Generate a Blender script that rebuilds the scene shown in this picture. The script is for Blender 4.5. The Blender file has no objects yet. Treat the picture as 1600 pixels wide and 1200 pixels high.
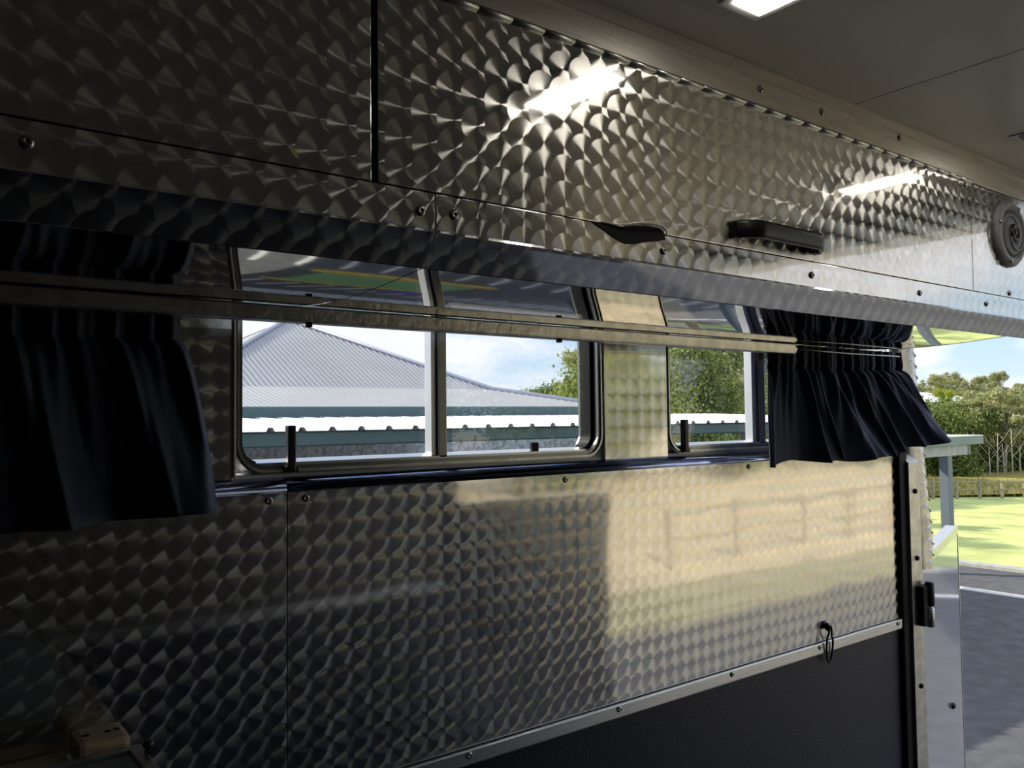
import bpy, bmesh, math, random
import numpy as np
from mathutils import Vector, Matrix
R = math.radians
scene = bpy.context.scene
C = bpy.data.collections.new('Collection') if not scene.collection.children else scene.collection.children[0]
if C.name not in scene.collection.children: scene.collection.children.link(C)
EYE = 2.6            # camera height over the car park; all z below are relative to the eye
GZ = -2.6            # ground level relative to the eye
# ------------------------------------------------------------------ camera
cd = bpy.data.cameras.new('camera'); cam = bpy.data.objects.new('camera', cd); C.objects.link(cam)
cd.sensor_width = 36.0; cd.lens = 36.0 * 1308.23 / 1600; cd.clip_start = 0.02; cd.clip_end = 1000
yaw, pit, rol = R(37.4709), R(2.3796), R(-0.6845)
F = Vector((math.sin(yaw)*math.cos(pit), math.cos(yaw)*math.cos(pit), math.sin(pit)))
Rt = Vector((math.cos(yaw), -math.sin(yaw), 0)); Up = Rt.cross(F)
rx = Rt*math.cos(rol) + Up*math.sin(rol); uy = -Rt*math.sin(rol) + Up*math.cos(rol)
cam.matrix_world = Matrix(((rx.x, uy.x, -F.x, 0), (rx.y, uy.y, -F.y, 0), (rx.z, uy.z, -F.z, EYE), (0, 0, 0, 1)))
scene.camera = cam
# ------------------------------------------------------------------ view, sky, sun
scene.view_settings.view_transform = 'Standard'; scene.view_settings.look = 'None'
scene.view_settings.exposure = 0.0; scene.view_settings.gamma = 1.0; scene.view_settings.use_curve_mapping = False
SKY_STRENGTH = 1.06; SUN_STRENGTH = 5.5; SUN_ELEV = 35.5; SUN_AZ = (-0.55, 0.83)
LED_STRENGTH = 12.0; CLOUD_OFFSET = (1.7, 0.4, 0.3)
w = bpy.data.worlds.new('sky'); scene.world = w; w.use_nodes = True
nt = w.node_tree; nt.nodes.clear()
def wn(t): return nt.nodes.new(t)
tc = wn('ShaderNodeTexCoord'); sep = wn('ShaderNodeSeparateXYZ'); nt.links.new(tc.outputs['Generated'], sep.inputs[0])
gr = wn('ShaderNodeValToRGB'); nt.links.new(sep.outputs[2], gr.inputs[0])
gr.color_ramp.elements[0].position = 0.0; gr.color_ramp.elements[0].color = (0.80, 0.93, 1.06, 1)
gr.color_ramp.elements[1].position = 0.75; gr.color_ramp.elements[1].color = (0.16, 0.36, 0.78, 1)
e = gr.color_ramp.elements.new(0.16); e.color = (0.38, 0.68, 1.02, 1)
mp = wn('ShaderNodeMapping'); mp.inputs['Scale'].default_value = (1, 1, 2.6); mp.inputs['Location'].default_value = CLOUD_OFFSET; nt.links.new(tc.outputs['Generated'], mp.inputs[0])
nz = wn('ShaderNodeTexNoise'); nz.inputs['Scale'].default_value = 4.6; nz.inputs['Detail'].default_value = 7; nz.inputs['Roughness'].default_value = .55
nt.links.new(mp.outputs[0], nz.inputs['Vector'])
cr = wn('ShaderNodeValToRGB'); nt.links.new(nz.outputs[0], cr.inputs[0])
cr.color_ramp.elements[0].position = 0.41; cr.color_ramp.elements[0].color = (0, 0, 0, 1)
cr.color_ramp.elements[1].position = 0.56; cr.color_ramp.elements[1].color = (1, 1, 1, 1)
mx = wn('ShaderNodeMix'); mx.data_type = 'RGBA'; nt.links.new(cr.outputs[0], mx.inputs[0]); nt.links.new(gr.outputs[0], mx.inputs[6])
mx.inputs[7].default_value = (1.15, 1.13, 1.17, 1)
bg = wn('ShaderNodeBackground'); bg.inputs[1].default_value = SKY_STRENGTH; nt.links.new(mx.outputs[2], bg.inputs[0])
wo = wn('ShaderNodeOutputWorld'); nt.links.new(bg.outputs[0], wo.inputs[0])
sd = bpy.data.lights.new('sun', 'SUN'); sun = bpy.data.objects.new('sun', sd); C.objects.link(sun)
sd.energy = SUN_STRENGTH; sd.angle = R(.6); sd.color = (1.0, .91, .74)
sv = Vector((SUN_AZ[0], SUN_AZ[1], 0)).normalized()*math.cos(R(SUN_ELEV)) + Vector((0, 0, math.sin(R(SUN_ELEV))))
sun.rotation_euler = sv.to_track_quat('Z', 'Y').to_euler(); sun.location = (0, 0, 40)
# ------------------------------------------------------------------ mesh helpers
class MB:
    def __init__(s): s.v = []; s.f = []; s.sm = []
    def add(s, vs, fs, smooth=False):
        o = len(s.v); s.v += [tuple(p) for p in vs]; s.f += [tuple(i+o for i in f) for f in fs]; s.sm += [smooth]*len(fs); return s
    def box(s, x0, x1, y0, y1, z0, z1, c=0.0):
        if c <= 0:
            vs = [(x0,y0,z0),(x1,y0,z0),(x1,y1,z0),(x0,y1,z0),(x0,y0,z1),(x1,y0,z1),(x1,y1,z1),(x0,y1,z1)]
            return s.add(vs, [(0,3,2,1),(4,5,6,7),(0,1,5,4),(1,2,6,5),(2,3,7,6),(3,0,4,7)])
        bm = bmesh.new(); bmesh.ops.create_cube(bm, size=1)
        for v in bm.verts:
            v.co = ((x0+x1)/2+v.co.x*(x1-x0), (y0+y1)/2+v.co.y*(y1-y0), (z0+z1)/2+v.co.z*(z1-z0))
        bmesh.ops.bevel(bm, geom=bm.edges[:], offset=c, segments=2, profile=.6, affect='EDGES')
        bm.verts.index_update()
        s.add([v.co[:] for v in bm.verts], [[v.index for v in f.verts] for f in bm.faces]); bm.free(); return s
    def prism(s, pts, axis, a0, a1, smooth=False):
        """polygon pts (2-D) extruded along axis 'x' (pts=(y,z)), 'y' (x,z), 'z' (x,y)"""
        n = len(pts)
        def P(p, a): return {'x': (a,p[0],p[1]), 'y': (p[0],a,p[1]), 'z': (p[0],p[1],a)}[axis]
        vs = [P(p,a0) for p in pts]+[P(p,a1) for p in pts]
        s.add(vs, [tuple(range(n))[::-1], tuple(range(n,2*n))])
        o = len(s.v)-2*n
        for i in range(n):
            j = (i+1) % n; s.f.append((o+i,o+j,o+n+j,o+n+i)); s.sm.append(smooth)
        return s
    def ring(s, outer, inner, y0, y1):
        """frame between two closed outlines (x,z) with equal counts, between y0 and y1"""
        n = len(outer)
        vs = [(p[0],y0,p[1]) for p in outer]+[(p[0],y0,p[1]) for p in inner]+[(p[0],y1,p[1]) for p in outer]+[(p[0],y1,p[1]) for p in inner]
        fs = []
        for i in range(n):
            j = (i+1) % n
            fs += [(i,j,n+j,n+i),(2*n+i,3*n+i,3*n+j,2*n+j),(i,2*n+i,2*n+j,j),(n+i,n+j,3*n+j,3*n+i)]
        return s.add(vs, fs)
    def tube(s, path, r, n=8, closed=False, caps=True):
        path = [Vector(p) for p in path]; m = len(path); vs = []; prev = None
        rr = r if isinstance(r, (list, tuple)) else [r]*m
        for i, p in enumerate(path):
            a = path[(i-1) % m] if closed or i else p; b = path[(i+1) % m] if closed or i < m-1 else p
            t = (b-a).normalized()
            ref = prev if prev is not None else (Vector((0,0,1)) if abs(t.z) < .9 else Vector((1,0,0)))
            u = (ref - t*ref.dot(t)).normalized(); prev = u; v = t.cross(u)
            for k in range(n):
                an = 2*math.pi*k/n; vs.append(p+(u*math.cos(an)+v*math.sin(an))*rr[i])
        fs = []
        for i in range(m if closed else m-1):
            j = (i+1) % m
            for k in range(n):
                l = (k+1) % n; fs.append((i*n+k,i*n+l,j*n+l,j*n+k))
        s.add(vs, fs, True)
        if caps and not closed:
            o = len(s.v)-m*n; s.f += [tuple(o+k for k in range(n))[::-1], tuple(o+(m-1)*n+k for k in range(n))]; s.sm += [False, False]
        return s
    def lathe(s, prof, c, axis='y', n=24, smooth=True, sign=1):
        """prof: (radius, height) pairs along +axis*sign from centre c"""
        vs = []; m = len(prof)
        for r, h in prof:
            for k in range(n):
                a = 2*math.pi*k/n; u, v = r*math.cos(a), r*math.sin(a)
                vs.append({'y': (c[0]+u, c[1]+sign*h, c[2]+v), 'z': (c[0]+u, c[1]+v, c[2]+sign*h), 'x': (c[0]+sign*h, c[1]+u, c[2]+v)}[axis])
        fs = []
        for i in range(m-1):
            for k in range(n):
                l = (k+1) % n; fs.append((i*n+k,i*n+l,(i+1)*n+l,(i+1)*n+k))
        fs += [tuple(range(n))[::-1], tuple((m-1)*n+k for k in range(n))]
        return s.add(vs, fs, smooth)
    def grid(s, nx, ny, fn, smooth=True, flip=False):
        vs = [fn(i/nx, j/ny) for j in range(ny+1) for i in range(nx+1)]; fs = []
        for j in range(ny):
            for i in range(nx):
                a = j*(nx+1)+i; q = (a,a+1,a+nx+2,a+nx+1); fs.append(q[::-1] if flip else q)
        return s.add(vs, fs, smooth)
    def quads(s, V, smooth=False):
        o = len(s.v); n = len(V)//4; s.v += [tuple(p) for p in V]
        s.f += [(o+4*i,o+4*i+1,o+4*i+2,o+4*i+3) for i in range(n)]; s.sm += [smooth]*n; return s
    def mesh(s, name, mat, off):
        me = bpy.data.meshes.new(name)
        me.from_pydata([(x-off[0], y-off[1], z-off[2]) for x, y, z in s.v], [], s.f)
        me.polygons.foreach_set('use_smooth', s.sm)
        if mat is not None: me.materials.append(mat)
        me.validate(); me.update(); return me
BASE = {}
def put(name, mb, mat, parent=None, loc=None, solid=None):
    """link one mesh object; loc (eye-relative) is the origin of a top-level mesh"""
    off = BASE[parent.name] if parent else (loc or (0, 0, 0))
    o = bpy.data.objects.new(name, mb.mesh(name, mat, off)); C.objects.link(o)
    if parent: o.parent = parent
    else: o.location = (off[0], off[1], off[2]+EYE)
    BASE[o.name] = off
    if solid:
        m = o.modifiers.new('thickness', 'SOLIDIFY'); m.thickness = solid; m.offset = 0
    return o
def share(name, src, parent, shift):
    """another piece with the same mesh as src, moved by shift"""
    o = bpy.data.objects.new(name, src.data); C.objects.link(o); o.parent = parent
    o.location = Vector(src.location)+Vector(shift); BASE[o.name] = BASE[parent.name]; return o
def thing(name, loc, label, cat, group=None):
    o = bpy.data.objects.new(name, None); C.objects.link(o); o.location = (loc[0], loc[1], loc[2]+EYE); o.empty_display_size = .05
    BASE[o.name] = loc; return tag(o, label, cat, group)
def tag(o, label, cat=None, group=None):
    o['label'] = label
    if cat: o['category'] = cat
    if group: o['group'] = group
    return o
def structure(o, label=None):
    o['kind'] = 'structure'
    if label: o['label'] = label
    return o
def copy_thing(src, loc, rz=0.0, sc=1.0, label=None):
    r = src.copy(); C.objects.link(r); r.location = (loc[0], loc[1], loc[2]+EYE); r.rotation_euler = (0, 0, rz); r.scale = (sc,)*3 if not isinstance(sc, tuple) else sc
    if label: r['label'] = label
    for ch in src.children:
        c = ch.copy(); C.objects.link(c); c.parent = r
        for g in ch.children:
            d = g.copy(); C.objects.link(d); d.parent = c
    return r
# ------------------------------------------------------------------ materials
def newmat(name):
    m = bpy.data.materials.new(name); m.use_nodes = True; t = m.node_tree; t.nodes.clear()
    out = t.nodes.new('ShaderNodeOutputMaterial'); return m, t, out
def lk(t, a, b): t.links.new(a, b)
def math_n(t, op, a, b=None):
    n = t.nodes.new('ShaderNodeMath'); n.operation = op
    for i, q in enumerate((a, b)):
        if q is None: continue
        if isinstance(q, (int, float)): n.inputs[i].default_value = q
        else: lk(t, q, n.inputs[i])
    return n.outputs[0]
def noise(t, scale, detail=3, vec=None, rough=.5):
    n = t.nodes.new('ShaderNodeTexNoise'); n.inputs['Scale'].default_value = scale; n.inputs['Detail'].default_value = detail; n.inputs['Roughness'].default_value = rough
    if vec is None:
        vec = t.nodes.new('ShaderNodeNewGeometry').outputs['Position']
    lk(t, vec, n.inputs['Vector']); return n.outputs[0]
def ramp(t, fac, stops):
    r = t.nodes.new('ShaderNodeValToRGB'); lk(t, fac, r.inputs[0]); el = r.color_ramp.elements
    el[0].position, el[0].color = stops[0][0], (*stops[0][1], 1)
    el[1].position, el[1].color = stops[-1][0], (*stops[-1][1], 1)
    for p, c in stops[1:-1]:
        q = el.new(p); q.color = (*c, 1)
    return r.outputs[0]
def bump(t, h, strength, dist=.01):
    b = t.nodes.new('ShaderNodeBump'); b.inputs['Strength'].default_value = strength; b.inputs['Distance'].default_value = dist; lk(t, h, b.inputs['Height']); return b.outputs[0]
def mat(name, col, rough=.5, metal=0.0, var=.12, scale=8.0, bmp=0.0, bscale=60.0, spec=.5, sheen=0.0, stretch=None):
    m, t, out = newmat(name); p = t.nodes.new('ShaderNodeBsdfPrincipled'); lk(t, p.outputs[0], out.inputs[0])
    vec = None
    if stretch:
        mpn = t.nodes.new('ShaderNodeMapping'); mpn.inputs['Scale'].default_value = stretch
        lk(t, t.nodes.new('ShaderNodeNewGeometry').outputs['Position'], mpn.inputs[0]); vec = mpn.outputs[0]
    n = noise(t, scale, 4, vec)
    lo = tuple(c*(1-var) for c in col); hi = tuple(min(1, c*(1+var)) for c in col)
    lk(t, ramp(t, n, [(.3, lo), (.7, hi)]), p.inputs['Base Color'])
    p.inputs['Roughness'].default_value = rough; p.inputs['Metallic'].default_value = metal
    p.inputs['Specular IOR Level'].default_value = spec
    if sheen: p.inputs['Sheen Weight'].default_value = sheen; p.inputs['Sheen Roughness'].default_value = .4; p.inputs['Sheen Tint'].default_value = (.40, .52, 1.0, 1)
    if bmp: lk(t, bump(t, noise(t, bscale, 3, vec), bmp), p.inputs['Normal'])
    return m
def engine_turned(name, flip=1.0, pitch=.0335, mirror=.45, col=(.74, .725, .69), rough=.225, aniso=-.72, ox=0.0, oz=0.0, axes='xz', wave=.10):
    """stainless sheet with overlapping spun discs: every disc is brushed in circles about its own centre"""
    m, t, out = newmat(name)
    g = t.nodes.new('ShaderNodeNewGeometry'); s = t.nodes.new('ShaderNodeSeparateXYZ'); lk(t, g.outputs['Position'], s.inputs[0])
    X = math_n(t, 'MULTIPLY', math_n(t, 'ADD', s.outputs[0], ox), flip/pitch)
    Z = math_n(t, 'MULTIPLY', math_n(t, 'ADD', s.outputs[2 if axes == 'xz' else 1], oz), flip/pitch)
    fx, fz = math_n(t, 'FRACT', X), math_n(t, 'FRACT', Z)
    gx, gz = math_n(t, 'SUBTRACT', fx, 1.0), math_n(t, 'SUBTRACT', fz, 1.0)
    def inside(a, b):
        d = math_n(t, 'ADD', math_n(t, 'MULTIPLY', a, a), math_n(t, 'MULTIPLY', b, b)); return math_n(t, 'LESS_THAN', d, .72*.72)
    i1, i2, i3 = inside(gx, fz), inside(fx, fz), inside(gx, gz)   # right-below, left-below, right-above; else left-above
    def pick(c, a, b):      # c ? a : b
        n = t.nodes.new('ShaderNodeMix'); n.data_type = 'FLOAT'; lk(t, c, n.inputs[0]); lk(t, b, n.inputs[2]); lk(t, a, n.inputs[3]); return n.outputs[0]
    dx = pick(i1, gx, pick(i2, fx, pick(i3, gx, fx)))
    dz = pick(i1, fz, pick(i2, fz, gz))
    cx, cz = math_n(t, 'ROUND', math_n(t, 'SUBTRACT', X, dx)), math_n(t, 'ROUND', math_n(t, 'SUBTRACT', Z, dz))
    cmb = t.nodes.new('ShaderNodeCombineXYZ'); lk(t, math_n(t, 'MULTIPLY', dx, flip), cmb.inputs[0]); lk(t, math_n(t, 'MULTIPLY', dz, flip), cmb.inputs[2 if axes == 'xz' else 1])
    nrm = t.nodes.new('ShaderNodeVectorMath'); nrm.operation = 'NORMALIZE'; lk(t, cmb.outputs[0], nrm.inputs[0])
    # each disc a touch different in roughness
    cid = t.nodes.new('ShaderNodeCombineXYZ'); lk(t, cx, cid.inputs[0]); lk(t, cz, cid.inputs[1])
    wnz = t.nodes.new('ShaderNodeTexWhiteNoise'); lk(t, cid.outputs[0], wnz.inputs[0])
    ro = math_n(t, 'ADD', rough-.04, math_n(t, 'MULTIPLY', wnz.outputs[0], .08))
    # fine ring grooves
    rad = math_n(t, 'SQRT', math_n(t, 'ADD', math_n(t, 'MULTIPLY', dx, dx), math_n(t, 'MULTIPLY', dz, dz)))
    # grooves, a dull rim and a polished centre on every disc
    ringn = math_n(t, 'MULTIPLY', math_n(t, 'SINE', math_n(t, 'MULTIPLY', rad, 95.0)), .035)
    rim = math_n(t, 'MULTIPLY', math_n(t, 'GREATER_THAN', rad, .675), -.06)
    per = math_n(t, 'MULTIPLY', wnz.outputs[0], .07)
    shade = math_n(t, 'ADD', math_n(t, 'ADD', math_n(t, 'ADD', .92, per), rim), math_n(t, 'ADD', ringn, math_n(t, 'MULTIPLY', noise(t, 55, 2, None), .10)))
    colr = t.nodes.new('ShaderNodeMix'); colr.data_type = 'RGBA'; colr.blend_type = 'MULTIPLY'; colr.inputs[0].default_value = 1
    colr.inputs[6].default_value = (*col, 1); lk(t, shade, colr.inputs[7])
    wavy = bump(t, noise(t, 3.2, 2), wave, .02)
    a = t.nodes.new('ShaderNodeBsdfAnisotropic'); a.distribution = 'GGX'
    lk(t, colr.outputs[2], a.inputs['Color']); lk(t, ro, a.inputs['Roughness']); a.inputs['Anisotropy'].default_value = aniso
    lk(t, nrm.outputs[0], a.inputs['Tangent']); lk(t, wavy, a.inputs['Normal'])
    b = t.nodes.new('ShaderNodeBsdfAnisotropic'); b.distribution = 'GGX'; lk(t, colr.outputs[2], b.inputs['Color']); b.inputs['Roughness'].default_value = .05; lk(t, wavy, b.inputs['Normal'])
    ms = t.nodes.new('ShaderNodeMixShader'); ms.inputs[0].default_value = mirror; lk(t, a.outputs[0], ms.inputs[1]); lk(t, b.outputs[0], ms.inputs[2])
    lk(t, ms.outputs[0], out.inputs[0]); return m
M = {}
M['locker'] = engine_turned('engine_turned_steel_locker', 1.0, ox=.008, oz=.004, mirror=.32)
M['lip'] = engine_turned('engine_turned_steel_lip', 1.0, ox=.008, oz=.015, mirror=.66, rough=.28)
M['panel'] = engine_turned('engine_turned_steel_panel', -1.0, ox=.0, oz=.0, mirror=.44)
M['sill'] = mat('sky_tinted_sill_steel', (.40, .44, .62), .10, 1.0, .12, 30, .04, 8)  # polished steel with the blue of the reflected sky put into its colour
M['mirror'] = mat('polished_steel', (.80, .79, .77), .035, 1.0, .03, 30, .03, 6)
M['galv'] = mat('galvanised_steel', (.56, .56, .54), .36, 1.0, .22, 28, .10, 90)
M['alu'] = mat('brushed_aluminium', (.70, .70, .70), .30, 1.0, .10, 20, .06, 40, stretch=(.3, 12, 12))
M['alu_dark'] = mat('window_frame_aluminium', (.30, .29, .28), .28, 1.0, .12, 12)
M['alu_bright'] = mat('pale_frame_aluminium', (.82, .82, .83), .30, .7, .05, 12)
M['trim'] = mat('satin_steel_trim', (.62, .59, .54), .48, .75, .10, 9, .05, 24, stretch=(1, 10, 10))
M['rubber'] = mat('black_rubber', (.006, .006, .007), .55, 0, .2, 20, spec=.2)
M['plastic'] = mat('black_plastic', (.006, .006, .007), .38, 0, .2, 20)
M['void'] = mat('dark_cavity', (.004, .004, .004), .9, 0, .2, 10)
M['lining'] = mat('navy_lining', (.013, .015, .032), .36, 0, .2, 3, .12, 220, spec=.35)
M['curtain'] = mat('navy_curtain_cloth', (.011, .016, .042), .55, 0, .15, 40, .25, 700, sheen=.6)
M['ceil'] = mat('grey_ceiling_sheet', (.60, .57, .52), .36, 0.1, .05, 4)
M['white'] = mat('white_plastic', (.85, .84, .80), .4, 0, .03, 10)
M['speaker'] = mat('grey_speaker_plastic', (.24, .24, .25), .5, .1, .1, 40, .3, 900)
M['speaker_mesh'] = mat('speaker_grille', (.10, .10, .11), .5, .2, .35, 900)
M['wood'] = mat('pale_pine', (.42, .31, .20), .6, 0, .25, 30, .1, 80, stretch=(1, 8, 8))
M['chest'] = mat('blue_grey_sheet_metal', (.20, .24, .28), .42, .6, .12, 10)
M['floor'] = mat('black_rubber_floor', (.013, .013, .014), .7, 0, .2, 30, .2, 200, spec=.2)
M['wallr'] = mat('warm_grey_wall_sheet', (.10, .082, .068), .4, .2, .06, 3)
M['body'] = mat('white_body_paint', (.75, .75, .76), .3, 0, .03, 5)
M['doorface'] = mat('pale_glossy_door_sheet', (.66, .66, .70), .07, .55, .03, 8, .03, 5)
M['steel_screw'] = mat('screw_steel', (.45, .44, .42), .25, 1.0, .1, 60)
def glass():
    m, t, out = newmat('window_glass'); tr = t.nodes.new('ShaderNodeBsdfTransparent'); tr.inputs[0].default_value = (.93, .95, .96, 1)
    gl = t.nodes.new('ShaderNodeBsdfAnisotropic'); gl.inputs['Roughness'].default_value = .01; gl.inputs['Color'].default_value = (1, 1, 1, 1)
    fr = t.nodes.new('ShaderNodeLayerWeight'); fac = math_n(t, 'ADD', .045, math_n(t, 'MULTIPLY', math_n(t, 'POWER', fr.outputs['Facing'], 5.0), .9))
    ms = t.nodes.new('ShaderNodeMixShader'); lk(t, fac, ms.inputs[0]); lk(t, tr.outputs[0], ms.inputs[1]); lk(t, gl.outputs[0], ms.inputs[2]); lk(t, ms.outputs[0], out.inputs[0]); return m
M['glass'] = glass()
def led():
    m, t, out = newmat('lit_led_lens'); e = t.nodes.new('ShaderNodeEmission'); e.inputs[0].default_value = (1, .95, .84, 1)
    n = noise(t, 40, 1); lk(t, math_n(t, 'MULTIPLY', math_n(t, 'ADD', n, .5), LED_STRENGTH), e.inputs[1]); lk(t, e.outputs[0], out.inputs[0]); return m
M['led'] = led()
# outside
M['asphalt'] = mat('asphalt', (.095, .097, .105), .85, 0, .25, 5, .5, 60)
M['paint_white'] = mat('white_line_paint', (.72, .72, .70), .7, 0, .12, 12)
M['paint_yellow'] = mat('yellow_line_paint', (.80, .48, .02), .7, 0, .1, 12)
M['paint_green'] = mat('green_bay_paint', (.20, .38, .16), .7, 0, .12, 6)
M['paint_blue'] = mat('blue_bay_paint', (.10, .06, .42), .7, 0, .1, 6)
M['lawn'] = mat('lawn_grass', (.55, .62, .21), .9, 0, .28, .9, .6, 14)
M['reedbed'] = mat('reed_ground', (.30, .26, .05), .9, 0, .35, 1.2, .6, 10)
M['hillgrass'] = mat('hill_grass', (.16, .20, .06), .9, 0, .3, .3)
M['field'] = mat('dry_golden_field', (.74, .61, .40), .9, 0, .16, .5, .4, 8)
M['verge'] = mat('olive_verge', (.40, .37, .22), .9, 0, .25, 1.2)
M['roof_main'] = mat('weathered_zinc_roof', (.43, .43, .44), .45, .15, .05, 1.5)
M['roof_awning'] = mat('white_awning_sheet', (.82, .82, .82), .4, 0, .04, 3)
M['teal'] = mat('teal_gutter_paint', (.075, .135, .145), .4, 0, .10, 3)
M['teal_pale'] = mat('grey_green_fascia_paint', (.20, .27, .26), .5, 0, .10, 3)
M['beam'] = mat('weathered_beam_paint', (.42, .43, .41), .6, 0, .15, 8)
M['post'] = mat('blue_grey_post_paint', (.15, .19, .22), .45, 0, .06, 6)
M['wallb'] = mat('grey_render_wall', (.46, .48, .54), .9, 0, .45, 14)
M['cap'] = mat('lavender_roof_capping', (.55, .56, .66), .4, .2, .05, 3)
M['fence'] = mat('weathered_timber', (.36, .31, .23), .8, 0, .2, 6)
M['trunk_pale'] = mat('pale_gum_bark', (.52, .48, .40), .8, 0, .25, 6)
M['trunk_dark'] = mat('brown_bark', (.12, .09, .06), .9, 0, .3, 8)
M['house_wall'] = mat('house_render', (.55, .42, .30), .8, 0, .1, 2)
M['house_roof'] = mat('pale_house_roof', (.80, .80, .82), .5, 0, .05, 2)
M['dark_glass'] = mat('dark_window', (.03, .035, .04), .1, 0, .1, 2)
def leafmat(name, cols, trans=.35):
    m, t, out = newmat(name); g = t.nodes.new('ShaderNodeNewGeometry')
    c = ramp(t, g.outputs['Random Per Island'], [(i/(len(cols)-1), q) for i, q in enumerate(cols)])
    d = t.nodes.new('ShaderNodeBsdfDiffuse'); lk(t, c, d.inputs[0]); tr = t.nodes.new('ShaderNodeBsdfTranslucent'); lk(t, c, tr.inputs[0])
    ms = t.nodes.new('ShaderNodeMixShader'); ms.inputs[0].default_value = trans; lk(t, d.outputs[0], ms.inputs[1]); lk(t, tr.outputs[0], ms.inputs[2]); lk(t, ms.outputs[0], out.inputs[0]); return m
M['leaf_mid'] = leafmat('mid_green_leaves', [(.10, .14, .045), (.26, .32, .10), (.48, .50, .20)])
M['leaf_gum'] = leafmat('olive_gum_leaves', [(.20, .23, .11), (.42, .44, .21), (.64, .62, .34)])
M['leaf_lime'] = leafmat('lime_yellow_leaves', [(.22, .28, .03), (.40, .45, .05), (.55, .56, .10)])
M['leaf_dark'] = leafmat('dark_green_leaves', [(.07, .11, .03), (.19, .25, .08), (.34, .39, .14)])
M['reed'] = leafmat('golden_reeds', [(.26, .25, .07), (.48, .44, .14), (.72, .68, .36)])

# ================================================================== THE VEHICLE SHELL
D = 1.20             # inner face of the lower wall panels
FLOOR = -1.65; CEIL = .551; ROOF = .80; XF = -3.2; XE = 2.27; YR = -1.12; WY = 1.225
f = structure(put('floor', MB().box(XF, XE+.15, YR, WY+.05, FLOOR-.12, FLOOR), M['floor']))
# left wall (with the windows): body skin, openings kept free
W1 = (.424, 1.162, -.079, .300); W2 = (1.353, 2.05, -.079, .300)   # window openings x0,x1,z0,z1
YS0, YS1 = WY, WY+.050
wl = MB()
wl.box(XF, XE, YS0, YS1, FLOOR-.5, W1[2]).box(XF, XE, YS0, YS1, W1[3], ROOF).box(XF, W1[0], YS0, YS1, W1[2], W1[3]).box(W1[1], W2[0], YS0, YS1, W1[2], W1[3]).box(W2[1], XE, YS0, YS1, W1[2], W1[3])
wall_left = structure(put('wall_left', wl, M['body']))
wall_right = structure(put('wall_right', MB().box(XF, XE, YR-.06, YR, FLOOR-.5, ROOF), M['wallr']))
put('kick_lining', MB().box(XF, XE, YR, YR+.012, FLOOR, -.84, .003), M['lining'], wall_right)
put('dado_strip', MB().box(XF, XE, YR, YR+.016, -.84, -.80, .002), M['alu'], wall_right)
structure(put('wall_front', MB().box(XF-.06, XF, YR-.06, YS1, FLOOR-.5, ROOF), M['lining']))
ceiling = structure(put('ceiling', MB().box(XF, XE+.13, YR-.06, YS1, CEIL+.004, ROOF), M['body']))
SEAM = 1.380
for x0, x1 in ((XF, -.2), (-.196, SEAM-.0015), (SEAM+.0015, XE+.13)):
    put('ceiling_panel', MB().box(x0, x1, YR, .79, CEIL, CEIL+.0035), M['ceil'], ceiling)
put('ceiling_joint', MB().box(XF, XE+.1, YR, .79, CEIL+.0034, CEIL+.0042), M['void'], ceiling)
structure(put('trim_1', MB().box(XE, XE+.13, YR-.06, .70, .49, CEIL, .004), M['alu'], loc=(XE, 0, .49)))

def screw_mesh(x, y, z, r=.0048):
    mb = MB(); mb.lathe([(r*1.25, 0), (r*1.25, .0012), (r*.95, .0030), (r*.45, .0036), (r*.36, .0016)], (x, y, z), 'y', 12, True, -1); return mb
class Screws:
    def __init__(s): s.first = {}
    def at(s, parent, x, y, z):
        k = parent.name
        if k not in s.first: s.first[k] = (put('screw', screw_mesh(x, y, z), M['steel_screw'], parent), x, y, z)
        else:
            o, a, b, c = s.first[k]; share('screw', o, parent, (x-a, y-b, z-c))
SC = Screws()
# lower swirl panels with a chamfered top edge
ZP1 = -.1026; ZD0, ZD1 = -.559, -.585
def lower_panel(x0, x1):
    return MB().prism([(D, ZD0+.002), (D, ZP1), (D+.003, ZP1), (D+.003, ZD0+.002)], 'x', x0, x1)
def sill(x0, x1):
    arc = [(D-.0006+.0286*(1-math.cos(R(q))), ZP1+.0190*math.sin(R(q))) for q in range(0, 91, 9)]
    return MB().prism([(D-.0006, ZP1-.003)]+arc+[(WY+.003, ZP1-.003)], 'x', x0, x1, True)
put('sill_sheet', sill(XF, .4950), M['sill'], wall_left)
put('sill_sheet', sill(.4964, 2.252), M['sill'], wall_left)
put('steel_panel', lower_panel(XF, .4950), M['panel'], wall_left)
put('steel_panel', lower_panel(.4964, 2.252), M['panel'], wall_left)
for u in (.389, .437, .870, 1.334): SC.at(wall_left, u*D, D, -.0965*D)
SC.at(wall_left, .105*D, D, -.0965*D)
# strips between and beside the windows
put('steel_strip', MB().box(W1[1]+.003, W2[0]-.002, WY-.007, WY, -.0845, .19, .0015), M['panel'], wall_left)
put('steel_strip', MB().box(-.5, W1[0]-.004, WY-.007, WY, -.0845, .19, .0015), M['panel'], wall_left)
put('steel_strip', MB().box(W2[1]+.003, 2.252, WY-.007, WY, -.0845, .19, .0015), M['panel'], wall_left)
put('edge_bead', MB().box(W1[0]-.005, W1[0]-.001, WY-.012, WY, -.082, .19, .001), M['trim'], wall_left)
# dado strip with screws, navy lining below
dado = put('dado_strip', MB().box(XF, 2.262, D-.008, D+.012, ZD1, ZD0, .0025), M['alu'], wall_left)
for u in (.682, .979, 1.270, 1.554, 1.866, .38): SC.at(dado, u*(D-.008), D-.008, -.4745*(D-.008)-.002)
put('kick_lining', MB().box(XF, 2.252, D+.002, WY, FLOOR, ZD1+.001), M['lining'], wall_left)
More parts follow.
